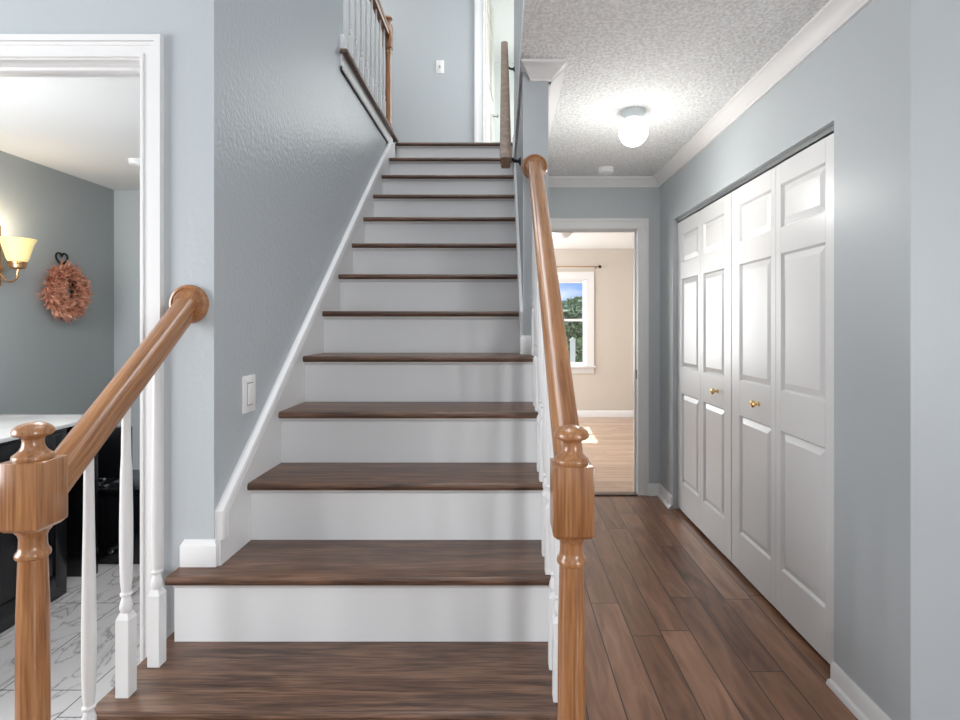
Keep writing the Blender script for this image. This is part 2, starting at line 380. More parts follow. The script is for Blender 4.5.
# crown wrapped round the end of the middle wall
mb = MB()
for k in range(len(c)-2):
    (a0, b0), (a1, b1) = c[k+1], c[k+2] if k+2 < len(c) else c[-1]
    if b1-b0 < 1e-4: continue
    def ring(a, b):
        f = a/.072
        xl = .122-f*.046; xr = .192+a
        return [(xl, YE-a, CZ-b), (xr, YE-a, CZ-b), (xr, YE+.02, CZ-b), (xl, YE+.02, CZ-b)]
    mb.loft(ring(a1, b1), ring(a0, b0))
mb.prism([(.192+a, CZ-b) for a, b in c], 1, YE, YF)
struct('trim_4', mb, M['white'], 'white crown moulding round the end of the middle wall')
def casing(mb, x0, x1, zt, y, w, sx0=True, sx1=True, z0=0, d=.018):
    """door casing on a wall facing the viewer at y; opening x0..x1, top zt"""
    def leg(xa, xb, za, zb, inner_low, horiz=False):
        mb.box(xa, xb, y-d*.55, y+.001, za, zb)
    for on, xi, sg in ((sx0, x0, -1), (sx1, x1, 1)):
        if not on: continue
        a, b = sorted((xi, xi+sg*w)); mb.box(a, b, y-.009, y, z0, zt)
        a, b = sorted((xi+sg*w, xi+sg*(w-.018))); mb.box(a, b, y-.018, y-.009, z0, zt+w-.018)
        a, b = sorted((xi+sg*.001, xi+sg*.009)); mb.box(a, b, y-.013, y-.009, z0, zt+.001)
        a, b = sorted((xi+sg*(w-.019), xi+sg*(w-.029))); mb.box(a, b, y-.0135, y-.009, z0, zt+w-.029)
    xa = x0-(w if sx0 else 0); xb = x1+(w if sx1 else 0)
    mb.box(xa, xb, y-.009, y, zt, zt+w)
    mb.box(xa, xb, y-.018, y-.009, zt+w-.018, zt+w)
    mb.box(x0-.009, x1+.009, y-.013, y-.009, zt+.001, zt+.009)
    mb.box(xa+.019, xb-.019, y-.0135, y-.009, zt+w-.029, zt+w-.019)
    return mb
mb = casing(MB(), DX0, DX1, DZ, YW, .062)
# jamb lining with its stop strip
mb.box(DX1-.003, DX1+.0, YW, YW+.115, 0, DZ).box(DX0, DX1, YW, YW+.115, DZ-.003, DZ)
mb.box(DX1-.014, DX1-.003, YW+.045, YW+.078, 0, DZ-.003, .002).box(DX0, DX1, YW+.045, YW+.078, DZ-.014, DZ-.003, .002)
struct('trim_5', mb, M['white'], 'white casing and jamb of the doorway left of the stairs')
mb = casing(MB(), HX0, HX1, HZ, YF, .074)
mb.box(HX1-.004, HX1, YF, YF+.115, 0, HZ).box(HX0, HX1, YF, YF+.115, HZ-.004, HZ)
mb.box(HX1-.016, HX1-.004, YF+.05, YF+.085, 0, HZ-.004, .002).box(HX0, HX1, YF+.05, YF+.085, HZ-.016, HZ-.004, .002)
tr = struct('trim_6', mb, M['white'], 'white casing and jamb of the hall doorway')
MB().box(HX1-.0065, HX1-.004, YF+.015, YF+.045, .86, .93).build('strike_plate', M['knobglass'], tr)
mb = casing(MB(), -.178, .45, UF+2.03, YU, .088, z0=UF)
mb.box(-.178, -.174, YU, YU+.12, UF, UF+2.03)
struct('trim_7', mb, M['white'], 'white casing of the upstairs doorway')
def base_prof(h=.078, t=.013): return [(0, 0), (t, 0), (t, h-.016), (t-.004, h-.008), (t-.008, h), (0, h)]
def shoe(): return [(0, 0), (.030, 0), (.030, .006), (.024, .016), (.013, .020), (0, .020)]
mb = MB().prism([(XC-a, b) for a, b in base_prof()], 1, 1.593-.013, CY0).prism([(XC-a, b) for a, b in shoe()], 1, 1.593-.03, CY0-.002)
mb.prism([(1.593-a, b) for a, b in base_prof()], 0, XC-.013, 3.0).prism([(1.593-a, b) for a, b in shoe()], 0, XC-.03, 3.0)
struct('baseboard_right', mb, M['white'], 'white baseboard on the near closet wall corner')
mb = MB().prism([(XC-a, b) for a, b in base_prof(.085)], 1, CY1, YF).prism([(YF-a, b) for a, b in base_prof(.085)], 0, HX1+.074, XC)
mb.prism([(XC-a, b) for a, b in shoe()], 1, CY1, YF).prism([(YF-a, b) for a, b in shoe()], 0, HX1+.074, XC)
struct('baseboard_back', mb, M['white'], 'white baseboard in the far corner of the hall')
struct('baseboard_beige_room', MB().prism([(YB-a, b) for a, b in base_prof(.09)], 0, -2.4, 2.4), M['white'], 'white baseboard of the beige room')
# wall-end plinth blocks
def plinth(x0, x1, y0, y1, z0, z1):
    mb = MB().box(x0, x1, y0, y1, z0, z1-.014, .003)
    mb.loft([(x0+.001, y0+.001, z1-.015), (x1-.001, y0+.001, z1-.015), (x1-.001, y1, z1-.015), (x0+.001, y1, z1-.015)],
            [(x0+.009, y0+.009, z1), (x1-.009, y0+.009, z1), (x1-.009, y1, z1), (x0+.009, y1, z1)])
    return mb
struct('baseboard_left', plinth(-.928, -.822, YS-.013, YS+.03, top(2)+.001, top(2)+.078), M['white'], 'white plinth block wrapping the end of the left stair wall')
struct('baseboard_middle', plinth(XRW-.013, .20, YE-.013, YE+.03, top(5)+.001, top(5)+.083), M['white'], 'white plinth block wrapping the end of the middle wall')

# ---------------------------------------------------------------- staircase
st = thing('staircase', 'straight staircase with dark wood treads and white risers, fourteen steps rising away from the viewer', 'staircase', (-.37, 1.0, 0))
TH = .0245
def tread_mb(mb, x0, x1, y0, y1, z, nosed=True):
    r = TH/2
    if nosed:
        pr = [(y1, z), (y1, z-TH)]
        for k in range(9):
            a = -PI/2-PI*k/8
            pr.append((y0+r*.8+r*.8*math.cos(a), z-r+r*math.sin(a)))
    else: pr = [(y0, z), (y1, z), (y1, z-TH), (y0, z-TH)]
    return mb.prism(pr, 0, x0, x1)
BK = .027
for i in range(0, 14):
    y0 = nose(i); y1 = nose(i+1)+BK; z = top(i); mb = MB()
    if i == 0: tread_mb(mb, -1.0, .235, .985, y1, z)
    elif i == 1: tread_mb(mb, -.952, XO, y0-.018, YW-.001 if False else y1, z).box(-.952, -.92, y1, YW-.002, z-TH, z)
    elif i == 2: tread_mb(mb, -.932, XO, y0, YS-.001, z); tread_mb(mb, XL-.002, XO, YS-.001, y1, z, False)
    elif i < 5: tread_mb(mb, XL-.002, XO, y0, y1, z)
    elif i == 5: tread_mb(mb, XL-.002, XO, y0, YE-.001, z); tread_mb(mb, XL-.002, XR+.002, YE-.001, y1, z, False)
    elif i < 13: tread_mb(mb, XL-.002, XR+.002, y0, y1, z)
    else: tread_mb(mb, XL-.002, XR+.002, y0, y0+.12, z)
    mb.build('tread', M['tread'], st)
    # riser below this tread
    zb = 0 if i == 0 else top(i-1); yr = y0+BK-.001
    x0, x1 = (-.985, .20) if i == 0 else (-.92, .160) if i <= 2 else (XL-.001, .160) if i <= 5 else (XL-.001, XR+.001)
    if i == 0: yr = 1.02
    mb = MB().box(x0, x1, yr, yr+.012, zb+.0005, z-TH)
    mb.prism([(yr, z-TH), (yr-.010, z-TH), (yr-.010, z-TH-.004), (yr-.004, z-TH-.012), (yr, z-TH-.014)], 0, x0, x1)
    mb.build('riser', M['riser'], st)
def nz_(y): return top(0)+RISE*(y-nose(0))/RUN     # nosing line
# left skirt board and its cap mould
ys, ye = YS+.004, 3.99+.14
pts = [(ys, top(2)), (YS+.2, top(2)), (ye+.1, nz_(ye+.1)-.19), (ye+.1, UF-.02), (ye-.02, UF-.02), (ye-.15, nz_(ye-.15)+.10), (ys+.02, nz_(ys+.02)+.105), (ys, top(2)+.06)]
pts = [(ys, top(2)+.0), (ys, nz_(ys)+.095), (4.02, nz_(4.02)+.095), (4.20, UF-.025), (4.3, UF-.2), (ys+.30, top(2)-.0)]
sk = MB().prism(pts, 0, XLW, XL).build('skirt_board', M['white'], st)
cap = [(-.006, -.004), (.006, -.004), (.006, .010), (.002, .016), (-.006, .016)]
mb = MB()
def strip(mb, pts3, x0, prof):
    mb.sweep(prof, pts3)
A = (0, ys+.012, top(2)+.075); B = (0, ys+.012, nz_(ys+.012)+.080); C_ = (0, 4.02, nz_(4.02)+.080)
pf = [(-.0085, -.017), (.0085, -.017), (.006, -.010), (.0085, -.005), (.0085, .005), (.0045, .012), (-.0085, .017)]
mb.sweep([(a, b) for a, b in pf], [(XL+.0005, A[1], A[2]), (XL+.0005, B[1], B[2]), (XL+.0005, C_[1], C_[2])])
mb.build('skirt_cap_moulding', M['white'], st)
# right skirt of the upper flight
pts = [(YE+.02, top(5)), (YE+.02, nz_(YE+.02)+.105), (4.0, nz_(4.0)+.105), (4.25, UF+.06), (4.28, UF-.2), (YE+.3, top(5))]
MB().prism(pts, 0, XR, XRW).build('skirt_board', M['white'], st)
# closed white stringer on the open (hall) side
pts = [(nose(0)+.06, 0), (nose(0)+.06, top(0)-TH)]
for i in range(1, 6): pts += [(nose(i)+BK, top(i-1)-TH), (nose(i)+BK, top(i)-TH)]
pts += [(YE, top(5)-TH), (YE, 0)]
MB().prism(pts, 0, .135, .158).build('stringer', M['white'], st)
pts = [(nose(0)+.06, 0), (nose(0)+.06, top(0)-TH), (nose(1)+BK, top(0)-TH), (nose(1)+BK, top(1)-TH), (YW-.003, top(1)-TH), (YW-.003, 0)]
MB().prism(pts, 0, -.935, -.92).build('stringer', M['white'], st)

# ---------------------------------------------------------------- railings
def rail_prof(w=.028, h=.030):
    q = [(w*.66, -h), (w*.70, -h*.80), (w*.80, -h*.62), (w*.78, -h*.42), (w*.70, -h*.30), (w*.74, -h*.18), (w*.93, -h*.05), (w, h*.20), (w, h*.52), (w*.93, h*.74), (w*.72, h*.90), (w*.38, h*.98), (0, h)]
    return q+[(-a, b) for a, b in q[-2::-1]]
def baluster(parent, x, y, z0, z1, m=None, s=.016, thin=1.0, block=.193):
    mb = MB(); m = m or M['white']
    mb.box(x-s, x+s, y-s, y+s, z0, z0+block-.006, .0015, 1)
    # shoulder of the square block into the turned shaft
    a = s; b = s*.62
    mb.loft([(x-a+.001, y-a+.001, z0+block-.007), (x+a-.001, y-a+.001, z0+block-.007), (x+a-.001, y+a-.001, z0+block-.007), (x-a+.001, y+a-.001, z0+block-.007)],
            [(x-b, y-b, z0+block+.006), (x+b, y-b, z0+block+.006), (x+b, y+b, z0+block+.006), (x-b, y+b, z0+block+.006)])
    h = z1-z0; B = block
    k = s/.016
    pr = [(.0085*k, B+.002), (.013*k, B+.010), (.0145*k, B+.018), (.0135*k, B+.027), (.0105*k, B+.037), (.0092*k, B+.043), (.0130*k, B+.047), (.0134*k, B+.051), (.0100*k, B+.055), (.0105*k, B+.060),
          (.0128*k, B+.08), (.0142*k, B+.14), (.0142*k, B+.22), (.0125*k, B+.34), (.0105*k, h*.8 if h*.8 > B+.35 else B+.40), (.0090*k, h)]
    if h < B+.45: pr[-2] = (.0105*k, (B+.34+h)/2)
    mb.lathe(pr, (x, y, z0), 20)
    return mb.build('baluster', m, parent)
def newel(parent, x, y, z0, zb0, zb1, s=.0383):
    """z0 foot, zb0..zb1 square top block; finial above"""
    n = MB()
    n.box(x-s, x+s, y-s, y+s, zb0, zb1, .002)
    n.loft([(x-s+.001, y-s+.001, zb0+.001), (x+s-.001, y-s+.001, zb0+.001), (x+s-.001, y+s-.001, zb0+.001), (x-s+.001, y+s-.001, zb0+.001)],
           [(x-s*.78, y-s*.78, zb0-.007), (x+s*.78, y-s*.78, zb0-.007), (x+s*.78, y+s*.78, zb0-.007), (x-s*.78, y+s*.78, zb0-.007)])
    n.box(x-s, x+s, y-s, y+s, z0, z0+.20, .002)
    pr = [(.024, z0+.18), (.034, z0+.205), (.030, z0+.215), (.024, z0+.225), (.030, z0+.232), (.030, z0+.240), (.0262, z0+.247), (.0268, z0+.30), (.0270, zb0-.30), (.0262, zb0-.17), (.0232, zb0-.068),
          (.0235, zb0-.064), (.0278, zb0-.061), (.0285, zb0-.0565), (.0275, zb0-.052), (.0240, zb0-.048), (.0225, zb0-.040), (.0222, zb0-.024), (.0245, zb0-.016), (.0290, zb0-.011), (.030, zb0-.004), (.030, zb0+.002)]
    n.lathe(pr, (x, y, 0), 32)
    o = n.build('newel_post', M['oakz'], parent)
    f = MB().lathe([(.0320, 0), (.0335, .004), (.0330, .008), (.0305, .011), (.0270, .0135), (.0225, .018), (.0185, .025), (.0170, .033), (.0175, .040), (.0215, .0445), (.0290, .047), (.0330, .0505), (.0335, .055), (.0310, .061), (.0240, .067), (.0125, .071), (0, .0725)], (x, y, zb1), 36)
    f.build('finial', M['oakz'], o)
    return o
def rosette(parent, x, y, z, r=.056):
    R = Matrix.Rotation(PI/2, 4, 'X')      # lathe axis towards the viewer (-y)
    return MB().lathe([(r, 0), (r, .008), (r*.95, .013), (r*.84, .0145), (r*.80, .011), (r*.74, .012), (r*.66, .019), (.0, .021)], (x, y, z), 40, R).build('rosette', M['oaky'], parent)
# left railing
XB = -.905
rl = thing('stair_railing', 'short golden oak railing with white balusters at the left of the bottom steps', 'railing', (XB, 1.07, top(0)))
newel(rl, XB, 1.069, top(0), ZC-.383, ZC-.2585)
def zl(y): return ZC+.0546+.777*(y-1.594)
MB().sweep(rail_prof(), [(XB, 1.10, zl(1.10)), (XB, YS-.012, zl(YS-.012))]).build('handrail', M['oakrail'], rl)
rosette(rl, XB, YS, zl(YS)-.002)
for y, k in ((1.213, 0), (1.333, 1), (1.451, 1)): baluster(rl, XB, y, top(k), zl(y)-.02)
# right railing
XB2 = .134
rr = thing('stair_railing', 'long brown oak railing with white balusters between stairs and hall', 'railing', (XB2, 1.07, top(0)))
newel(rr, XB2-.002, 1.069, top(0), ZC-.395, ZC-.265)
def zr(y): return ZC-.305+.788*(y-1.108)
MB().sweep(rail_prof(.030, .031), [(XB2, 1.10, zr(1.10)), (XB2, YE-.012, zr(YE-.012))]).build('handrail', M['oakrail'], rr)
rosette(rr, XB2, YE, zr(YE)-.004, .0545)
for y, k in ((1.205, 0), (1.318, 1), (1.440, 1), (1.563, 2), (1.685, 2), (1.808, 3), (1.930, 3), (2.053, 4), (2.176, 4), (2.299, 5)):
    baluster(rr, XB2, y, top(k), zr(y)-.02)
# upper landing railing
XU = -.83
ru = thing('landing_railing', 'upstairs landing railing with thin white balusters on a wood nosing', 'railing', (XU, 3.5, UF))
MB().box(-.872, -.797, 2.84, nose(13)+.01, UF, UF+.025, .006).build('nosing_cap', M['tread'], ru)
MB().box(XLW-.001, XLW+.010, 2.85, 4.16, UF-.085, UF).prism([(XLW, UF-.085), (XLW+.011, UF-.085), (XLW+.016, UF-.080), (XLW+.016, UF-.070), (XLW+.012, UF-.062), (XLW, UF-.062)], 1, 2.85, 4.10).build('fascia_board', M['white'], ru)
MB().box(-.862, -.815, 2.845, 2.915, UF+.025, UF+.10, .004).build('plinth_block', M['white'], ru)
nu = MB().box(XU-.033, XU+.033, 3.967, 4.033, UF+.025, UF+.05, .002).box(XU-.033, XU+.033, 3.967, 4.033, UF+.60, UF+.76, .002)
nu.lathe([(.028, UF+.045), (.028, UF+.06), (.025, UF+.07), (.026, UF+.1), (.025, UF+.21), (.024, UF+.4), (.021, UF+.55), (.027, UF+.56), (.027, UF+.57), (.021, UF+.58), (.028, UF+.60)], (XU, 4.0, 0), 24)
nuo = nu.build('newel_post', M['oakz'], ru)
MB().lathe([(.032, 0), (.032, .01), (.018, .025), (.02, .04), (.033, .05), (.030, .062), (.014, .07), (0, .072)], (XU, 4.0, UF+.76), 24).build('finial', M['oakz'], nuo)
MB().sweep(rail_prof(), [(XU, 2.90, UF+.70), (XU, 3.99, UF+.70)]).build('handrail', M['oaky'], ru)
for k in range(8): baluster(ru, XU, 3.02+k*.122, UF+.025, UF+.68, s=.0105, block=.15)
# rail on brackets along the middle wall
wr = thing('wall_handrail', 'weathered brown handrail on metal brackets along the upper right stair wall', 'handrail', (XRW, 2.5, ZC+.766))
wm = M['wallrail'] = wood('grey_brown_rail_wood', (.12, .075, .05), (.20, .13, .09), (.30, .21, .15), 1, .5, .1)
XH = .012
def zw(y): return ZC+.745+.7745*(y-2.5)
mb = MB().sweep(rail_prof(.027, .026), [(XH, 2.47, zw(2.47)), (XH, 4.42, zw(4.42))])
mb.build('handrail', wm, wr)
for y in (2.66, 4.07):
    b = MB().tube([(XRW-.002, y, zw(y)-.085), (XRW-.03, y, zw(y)-.082), (XRW-.055, y, zw(y)-.065), (XH+.005, y, zw(y)-.024)], .008)
    b.lathe([(.02, 0), (.02, .004), (.012, .010), (0, .011)], (XRW, y, zw(y)-.085), 18, Matrix.Rotation(-PI/2, 4, 'Y'))
    b.build('bracket', M['blackmet'], wr)

# ---------------------------------------------------------------- bifold closet doors
DXF = XC+.030
def leaf(parent, y0, y1, wide_near, z0=.02, z1=1.965, t=.03):
    """one leaf; wide stile on the near (small y) or the far side; raised panels"""
    x = DXF; a, b = (.095, .045) if wide_near else (.045, .095)
    mb = MB()
    py0, py1 = y0+a, y1-b
    rows = [(.21, .81), (.982, 1.576), (1.687, 1.874)]
    d = .012
    # stiles and rails
    mb.box(x, x+t, y0+.001, py0, z0, z1, .0015, 1).box(x, x+t, py1, y1-.001, z0, z1, .0015, 1)
    zs = [z0]+[q for r in rows for q in r]+[z1]
    for k in range(0, len(zs), 2): mb.box(x, x+t, py0, py1, zs[k], zs[k+1])
    for (za, zb) in rows:
        mb.box(x+d, x+t-.004, py0-.001, py1+.001, za-.001, zb+.001)      # sunk field
        # sloped sticking around the edge
        w = .008
        A = [(x+.0005, py0, za), (x+.0005, py1, za), (x+.0005, py1, zb), (x+.0005, py0, zb)]
        B = [(x+d, py0+w, za+w), (x+d, py1-w, za+w), (x+d, py1-w, zb-w), (x+d, py0+w, zb-w)]
        va = [mb.bm.verts.new(p) for p in A]; vb = [mb.bm.verts.new(p) for p in B]
        for i in range(4): mb.bm.faces.new((va[i], va[(i+1) % 4], vb[(i+1) % 4], vb[i]))
        # raised centre
        g, w2 = .007, .030
        o0, o1, p0, p1 = py0+g, py1-g, za+g, zb-g
        mb.loft([(x+d+.001, o0, p0), (x+d+.001, o1, p0), (x+d+.001, o1, p1), (x+d+.001, o0, p1)],
                [(x+.002, o0+w2, p0+w2), (x+.002, o1-w2, p0+w2), (x+.002, o1-w2, p1-w2), (x+.002, o0+w2, p1-w2)])
    return mb.build('leaf', M['white'], parent, smooth=False)
def knob(parent, y, z=.897):
    R = Matrix.Rotation(-PI/2, 4, 'Y')
    return MB().lathe([(.011, 0), (.011, .003), (.006, .006), (.0055, .014), (.012, .019), (.0175, .026), (.0175, .032), (.012, .038), (0, .040)], (DXF, y, z), 24, R).build('knob', M['brass'], parent, label='polished brass knob')
def bifold(name, y0, y1, ky, knob_near, label):
    e = structE(name, (DXF+.015, (y0+y1)/2, .02), label)
    ym = (y0+y1)/2
    leaf(e, y0, ym, True); l2 = leaf(e, ym, y1, False)
    knob(e, ky); return e
bifold('door_1', 1.972, 2.912, 2.60, False, 'nearer white bifold closet door with six raised panels')
bifold('door_2', 2.918, 3.820, 3.10, True, 'farther white bifold closet door with six raised panels')
struct('trim_8', MB().box(DXF-.004, DXF+.036, CY0+.002, CY1-.002, 1.972, 1.991), M['steel'], 'grey metal track above the closet doors')

# ---------------------------------------------------------------- upstairs open door
e = structE('door_3', (-.165, YU+.13, UF), 'white door standing open upstairs')
th_ = math.radians(5.5)
def dpt(u, w, z): # u along the door, w across
    return (-.165+u*math.sin(th_)+w*math.cos(th_), YU+.13+u*math.cos(th_)-w*math.sin(th_), z)
mb = MB()
def dbox(u0, u1, w0, w1, z0, z1):
    mb.loft([dpt(u0, w0, z0), dpt(u1, w0, z0), dpt(u1, w1, z0), dpt(u0, w1, z0)], [dpt(u0, w0, z1), dpt(u1, w0, z1), dpt(u1, w1, z1), dpt(u0, w1, z1)])
dbox(0, .72, -.03, 0, UF+.01, UF+2.0)
for (za, zb) in ((.2, .8), (1.0, 1.55), (1.68, 1.87)):
    for (ua, ub) in ((.09, .33), (.40, .63)): dbox(ua, ub, 0, .006, UF+za, UF+zb)
mb.build('leaf', mat('cream_door_paint', (.74, .71, .64), .4), e)
R = Matrix.Rotation(PI/2, 4, 'Y')
MB().lathe([(.025, 0), (.025, .005), (.009, .01), (.009, .035), (.024, .045), (.026, .055), (.015, .065), (0, .067)], dpt(.66, 0, UF+.86), 20, R).build('knob', M['silver'], e, label='silver knob')

# ---------------------------------------------------------------- small fittings
def plate_left(y, z):   # on the textured wall, facing +x
    t = thing('light_switch', 'white rocker switch plate on the textured stair wall', 'light switch', (XLW, y, z))
    MB().box(XLW, XLW+.007, y-.043, y+.043, z-.060, z+.060, .003).build('plate', M['plastic'], t)
    MB().box(XLW+.006, XLW+.0105, y-.0175, y+.0175, z-.034, z+.034, .0015).build('rocker', M['plastic'], t)
    MB().box(XLW+.0062, XLW+.0075, y-.0205, y+.0205, z-.037, z+.037).build('rocker_frame', M['steel'], t)
plate_left(1.817, ZC-.225)
xs, zs_ = -.59, ZC+2.417
t = thing('light_switch', 'small white toggle switch plate on the upstairs landing wall', 'light switch', (xs, YU, zs_))
MB().box(xs-.037, xs+.037, YU-.006, YU, zs_-.062, zs_+.062, .003).build('plate', M['plastic'], t)
MB().box(xs-.006, xs+.006, YU-.016, YU-.005, zs_-.014, zs_+.010, .002).build('toggle', M['steel'], t)
# hall globe lamp
gx, gy = .665, 2.83
t = thing('ceiling_light', 'round white glass globe light lit on the hall ceiling', 'ceiling light', (gx, gy, CZ))
MB().lathe([(.036, -.040), (.045, -.040), (.047, -.030), (.058, -.012), (.062, -.006), (.062, 0)], (gx, gy, CZ), 36).build('canopy', M['fixture'], t)
r0 = .074; pr = [(r0*math.sin(PI*k/24), -.040-r0*.88-r0*math.cos(PI*k/24)) for k in range(0, 22)]; pr[0] = (0, pr[0][1])
MB().lathe(pr, (gx, gy, CZ), 40).build('globe', M['globe'], t)
lamp('globe_lamp_light', 'POINT', (gx, gy, CZ-.45), 11.5, (1, .96, .9), radius=.09)
# smoke detectors
def detector(x, y, z, label, r=.055):
    t = thing('smoke_detector', label, 'smoke detector', (x, y, z))
    MB().lathe([(r*.55, -.036), (r*.85, -.033), (r*.97, -.022), (r*.97, -.010), (r, -.008), (r, 0)], (x, y, z), 32).build('housing', M['plastic'], t)
    MB().lathe([(.012, -.039), (.014, -.036), (.014, -.034)], (x+.01, y, z), 16).build('test_button', M['plastic'], t)
detector(.715, 3.86, CZ, 'round white smoke detector on the hall ceiling by the far crown moulding')
detector(-2.42, 3.67, CZ, 'small white disc detector on the side room ceiling by the door jamb', .05)
# side room sconce on the left wall
WXL = -3.14
sx, sy = -3.0, 3.43
t = thing('wall_sconce', 'brass wall sconce with lit amber glass shade on the side room wall', 'wall lamp', (WXL, sy, ZC+.38))
zt_ = ZC+.545
MB().box(WXL, WXL+.014, sy-.03, sy+.03, ZC+.24, ZC+.62, .005).lathe([(.04, 0), (.04, .008), (.02, .02), (0, .022)], (WXL+.01, sy, ZC+.36), 24, Matrix.Rotation(PI/2, 4, 'Y')).build('back_plate', M['bronze'], t)
pts = [(WXL+.02, sy, ZC+.36), (WXL+.03, sy, ZC+.315)] + [(sx-.045+.045*-math.cos(a), sy, ZC+.31-.045*math.sin(a)) for a in [PI*k/10 for k in range(1, 10)]] + [(sx, sy, ZC+.31), (sx, sy, ZC+.35)]
MB().tube(pts, .006).build('arm', M['bronze'], t)
MB().lathe([(.018, 0), (.034, .003), (.042, .010), (.044, .03), (.048, .034), (.048, .045), (.03, .05)], (sx, sy, ZC+.345), 28).build('cup', M['bronze'], t)
pr = [(.046, .0), (.056, .02), (.066, .06), (.078, .105), (.092, .135), (.094, .140), (.090, .139), (.075, .106), (.062, .06), (.052, .02), (.042, .004)]
sh = MB().lathe(pr, (sx, sy, ZC+.392), 36).build('lamp_shade', M['shade'], t)
MB().lathe([(0, 0), (.02, .01), (.03, .035), (.026, .06), (0, .075)], (sx, sy, ZC+.42), 20).build('bulb', M['bulb'], t)
lamp('sconce_light', 'POINT', (sx, sy, ZC+.60), 3.0, (1, .90, .72), radius=.05)
# wreath on its heart hook
hx, hy, hz = WXL+.012, 3.935, ZC+.470
def heart(s, n=40):
    out = []
    for k in range(n):
        a = 2*PI*k/n
        out.append((hx, hy+s*16*math.sin(a)**3/16, hz+s*(13*math.cos(a)-5*math.cos(2*a)-2*math.cos(3*a)-math.cos(4*a))/16))
    return out
hk = MB().sweep([(.006*math.cos(2*PI*k/8), .006*math.sin(2*PI*k/8)) for k in range(8)], heart(.052), up=(1, 0, 0), closed=True)
hk.build('wall_hook', M['blackmet'], None, label='black heart-shaped wire hook above the wreath', category='hook')
wx, wy, wz = WXL+.055, 3.925, ZC+.237
w = thing('wreath', 'round salmon pink feather wreath hanging on the side room wall', 'wreath', (wx, wy, wz-.19))
ring = [(wx-.01, wy+.095*math.cos(2*PI*k/32), wz+.095*math.sin(2*PI*k/32)) for k in range(32)]
MB().sweep([(.03*math.cos(2*PI*k/10), .03*math.sin(2*PI*k/10)) for k in range(10)], ring, up=(1, 0, 0), closed=True).build('twig_ring', mat('dark_twigs', (.08, .045, .035), .9), w)
mb = MB()
for k in range(2600):
    a = random.uniform(0, 2*PI); R0 = .118+random.gauss(0, .020)
    b = random.uniform(-.3, PI-.3)
    rad = Vector((0, math.cos(a), math.sin(a))); tn = Vector((0, -math.sin(a), math.cos(a))); ou = Vector((1, 0, 0))
    nrm = rad*math.cos(b)+ou*math.sin(b)
    p0 = Vector((wx-.01, wy, wz))+rad*R0+nrm*.018
    L = random.uniform(.035, .078); d = (nrm+tn*random.gauss(.35, .4)+rad*.2).normalized()
    sd = d.cross(ou if abs(d.dot(ou)) < .9 else tn).normalized()
    sd = (sd*math.cos(k)+d.cross(sd)*math.sin(k)).normalized()
    wd = random.uniform(.003, .0055); bend = (tn*random.gauss(0, .4)+Vector((0, 0, -.25)))*L*.4
    P = [p0, p0+d*L*.5+bend*.3, p0+d*L+bend]
    if P[-1].x < WXL+.004: continue
    v = [mb.bm.verts.new(P[0]-sd*wd*.6), mb.bm.verts.new(P[0]+sd*wd*.6), mb.bm.verts.new(P[1]+sd*wd), mb.bm.verts.new(P[1]-sd*wd), mb.bm.verts.new(P[2])]
    mb.bm.faces.new(v[:4]); mb.bm.faces.new((v[3], v[2], v[4]))
mb.build('feathers', M['feather'], w, smooth=False)

# ---------------------------------------------------------------- furniture of the side room
t = thing('counter_cabinet', 'long black cabinet with white marble top along the side room wall', 'cabinet', (-2.6, 2.3, 0))
MB().box(-3.12, -2.062, 1.75, 2.625, 0.0, .785, .003).build('body', M['black'], t)
MB().box(-3.135, -2.035, 1.74, 2.86, .787, .806, .003).build('marble_top', M['counter'], t)
MB().box(-3.12, -2.07, 2.79, 2.84, 0, .786, .003).build('end_panel', M['black'], t)
for y0, y1 in ((1.77, 2.18), (2.20, 2.60)):
    mb = MB().box(-2.063, -2.052, y0, y1, .05, .77, .002)
    mb.box(-2.0525, -2.046, y0+.01, y0+.06, .06, .76, .002).box(-2.0525, -2.046, y1-.06, y1-.01, .06, .76, .002).box(-2.0525, -2.046, y0+.06, y1-.06, .06, .12, .002).box(-2.0525, -2.046, y0+.06, y1-.06, .70, .76, .002)
    d = mb.build('door', M['black'], t)
    ky = y1-.13 if y0 > 2 else y1-.04
    MB().box(-2.052, -2.025, ky-.02, ky+.02, .385, .41, .004).build('knob', M['silver'], d, label='square silver knob')
t = thing('low_cabinet', 'low black cabinet at the far end of the side room counter', 'cabinet', (-1.9, 3.05, 0))
MB().box(-2.60, -1.10, 2.94, 3.32, 0.0, .375, .003).build('body', M['black'], t)
MB().box(-2.615, -1.09, 2.925, 3.33, .376, .40, .004).build('top', M['black'], t)
for x0, x1 in ((-2.58, -2.11), (-2.09, -1.62), (-1.60, -1.13)):
    d = MB().box(x0, x1, 2.928, 2.94, .04, .36, .002).build('door', M['black'], t)
    MB().lathe([(.006, 0), (.006, .012), (.016, .018), (.016, .024), (0, .028)], (x0+.035, 2.928, .085), 16, Matrix.Rotation(PI/2, 4, 'X')).build('knob', M['silver'], d, label='round silver knob')
t = thing('flat_screen', 'black flat screen standing on the low cabinet in the side room', 'screen', (-2.26, 3.1, .40))
MB().box(-2.45, -2.075, 3.08, 3.11, .415, .70, .004).build('panel', M['black'], t)
MB().box(-2.34, -2.18, 3.04, 3.16, .400, .411, .003).box(-2.28, -2.24, 3.09, 3.108, .408, .44).build('foot', M['black'], t)
# small silver device on the low cabinet
t = thing('small_clamp', 'small silver clamp device on the low black cabinet behind the balusters', 'device', (-2.16, 2.97, .40))
MB().box(-2.20, -2.12, 2.955, 2.985, .400, .412, .002).tube([(-2.16, 2.97, .41), (-2.16, 2.97, .425), (-2.14, 2.965, .432)], .007).build('stand', M['silver'], t)
MB().box(-2.185, -2.125, 2.95, 2.975, .430, .450, .004).build('head', M['silver'], t)

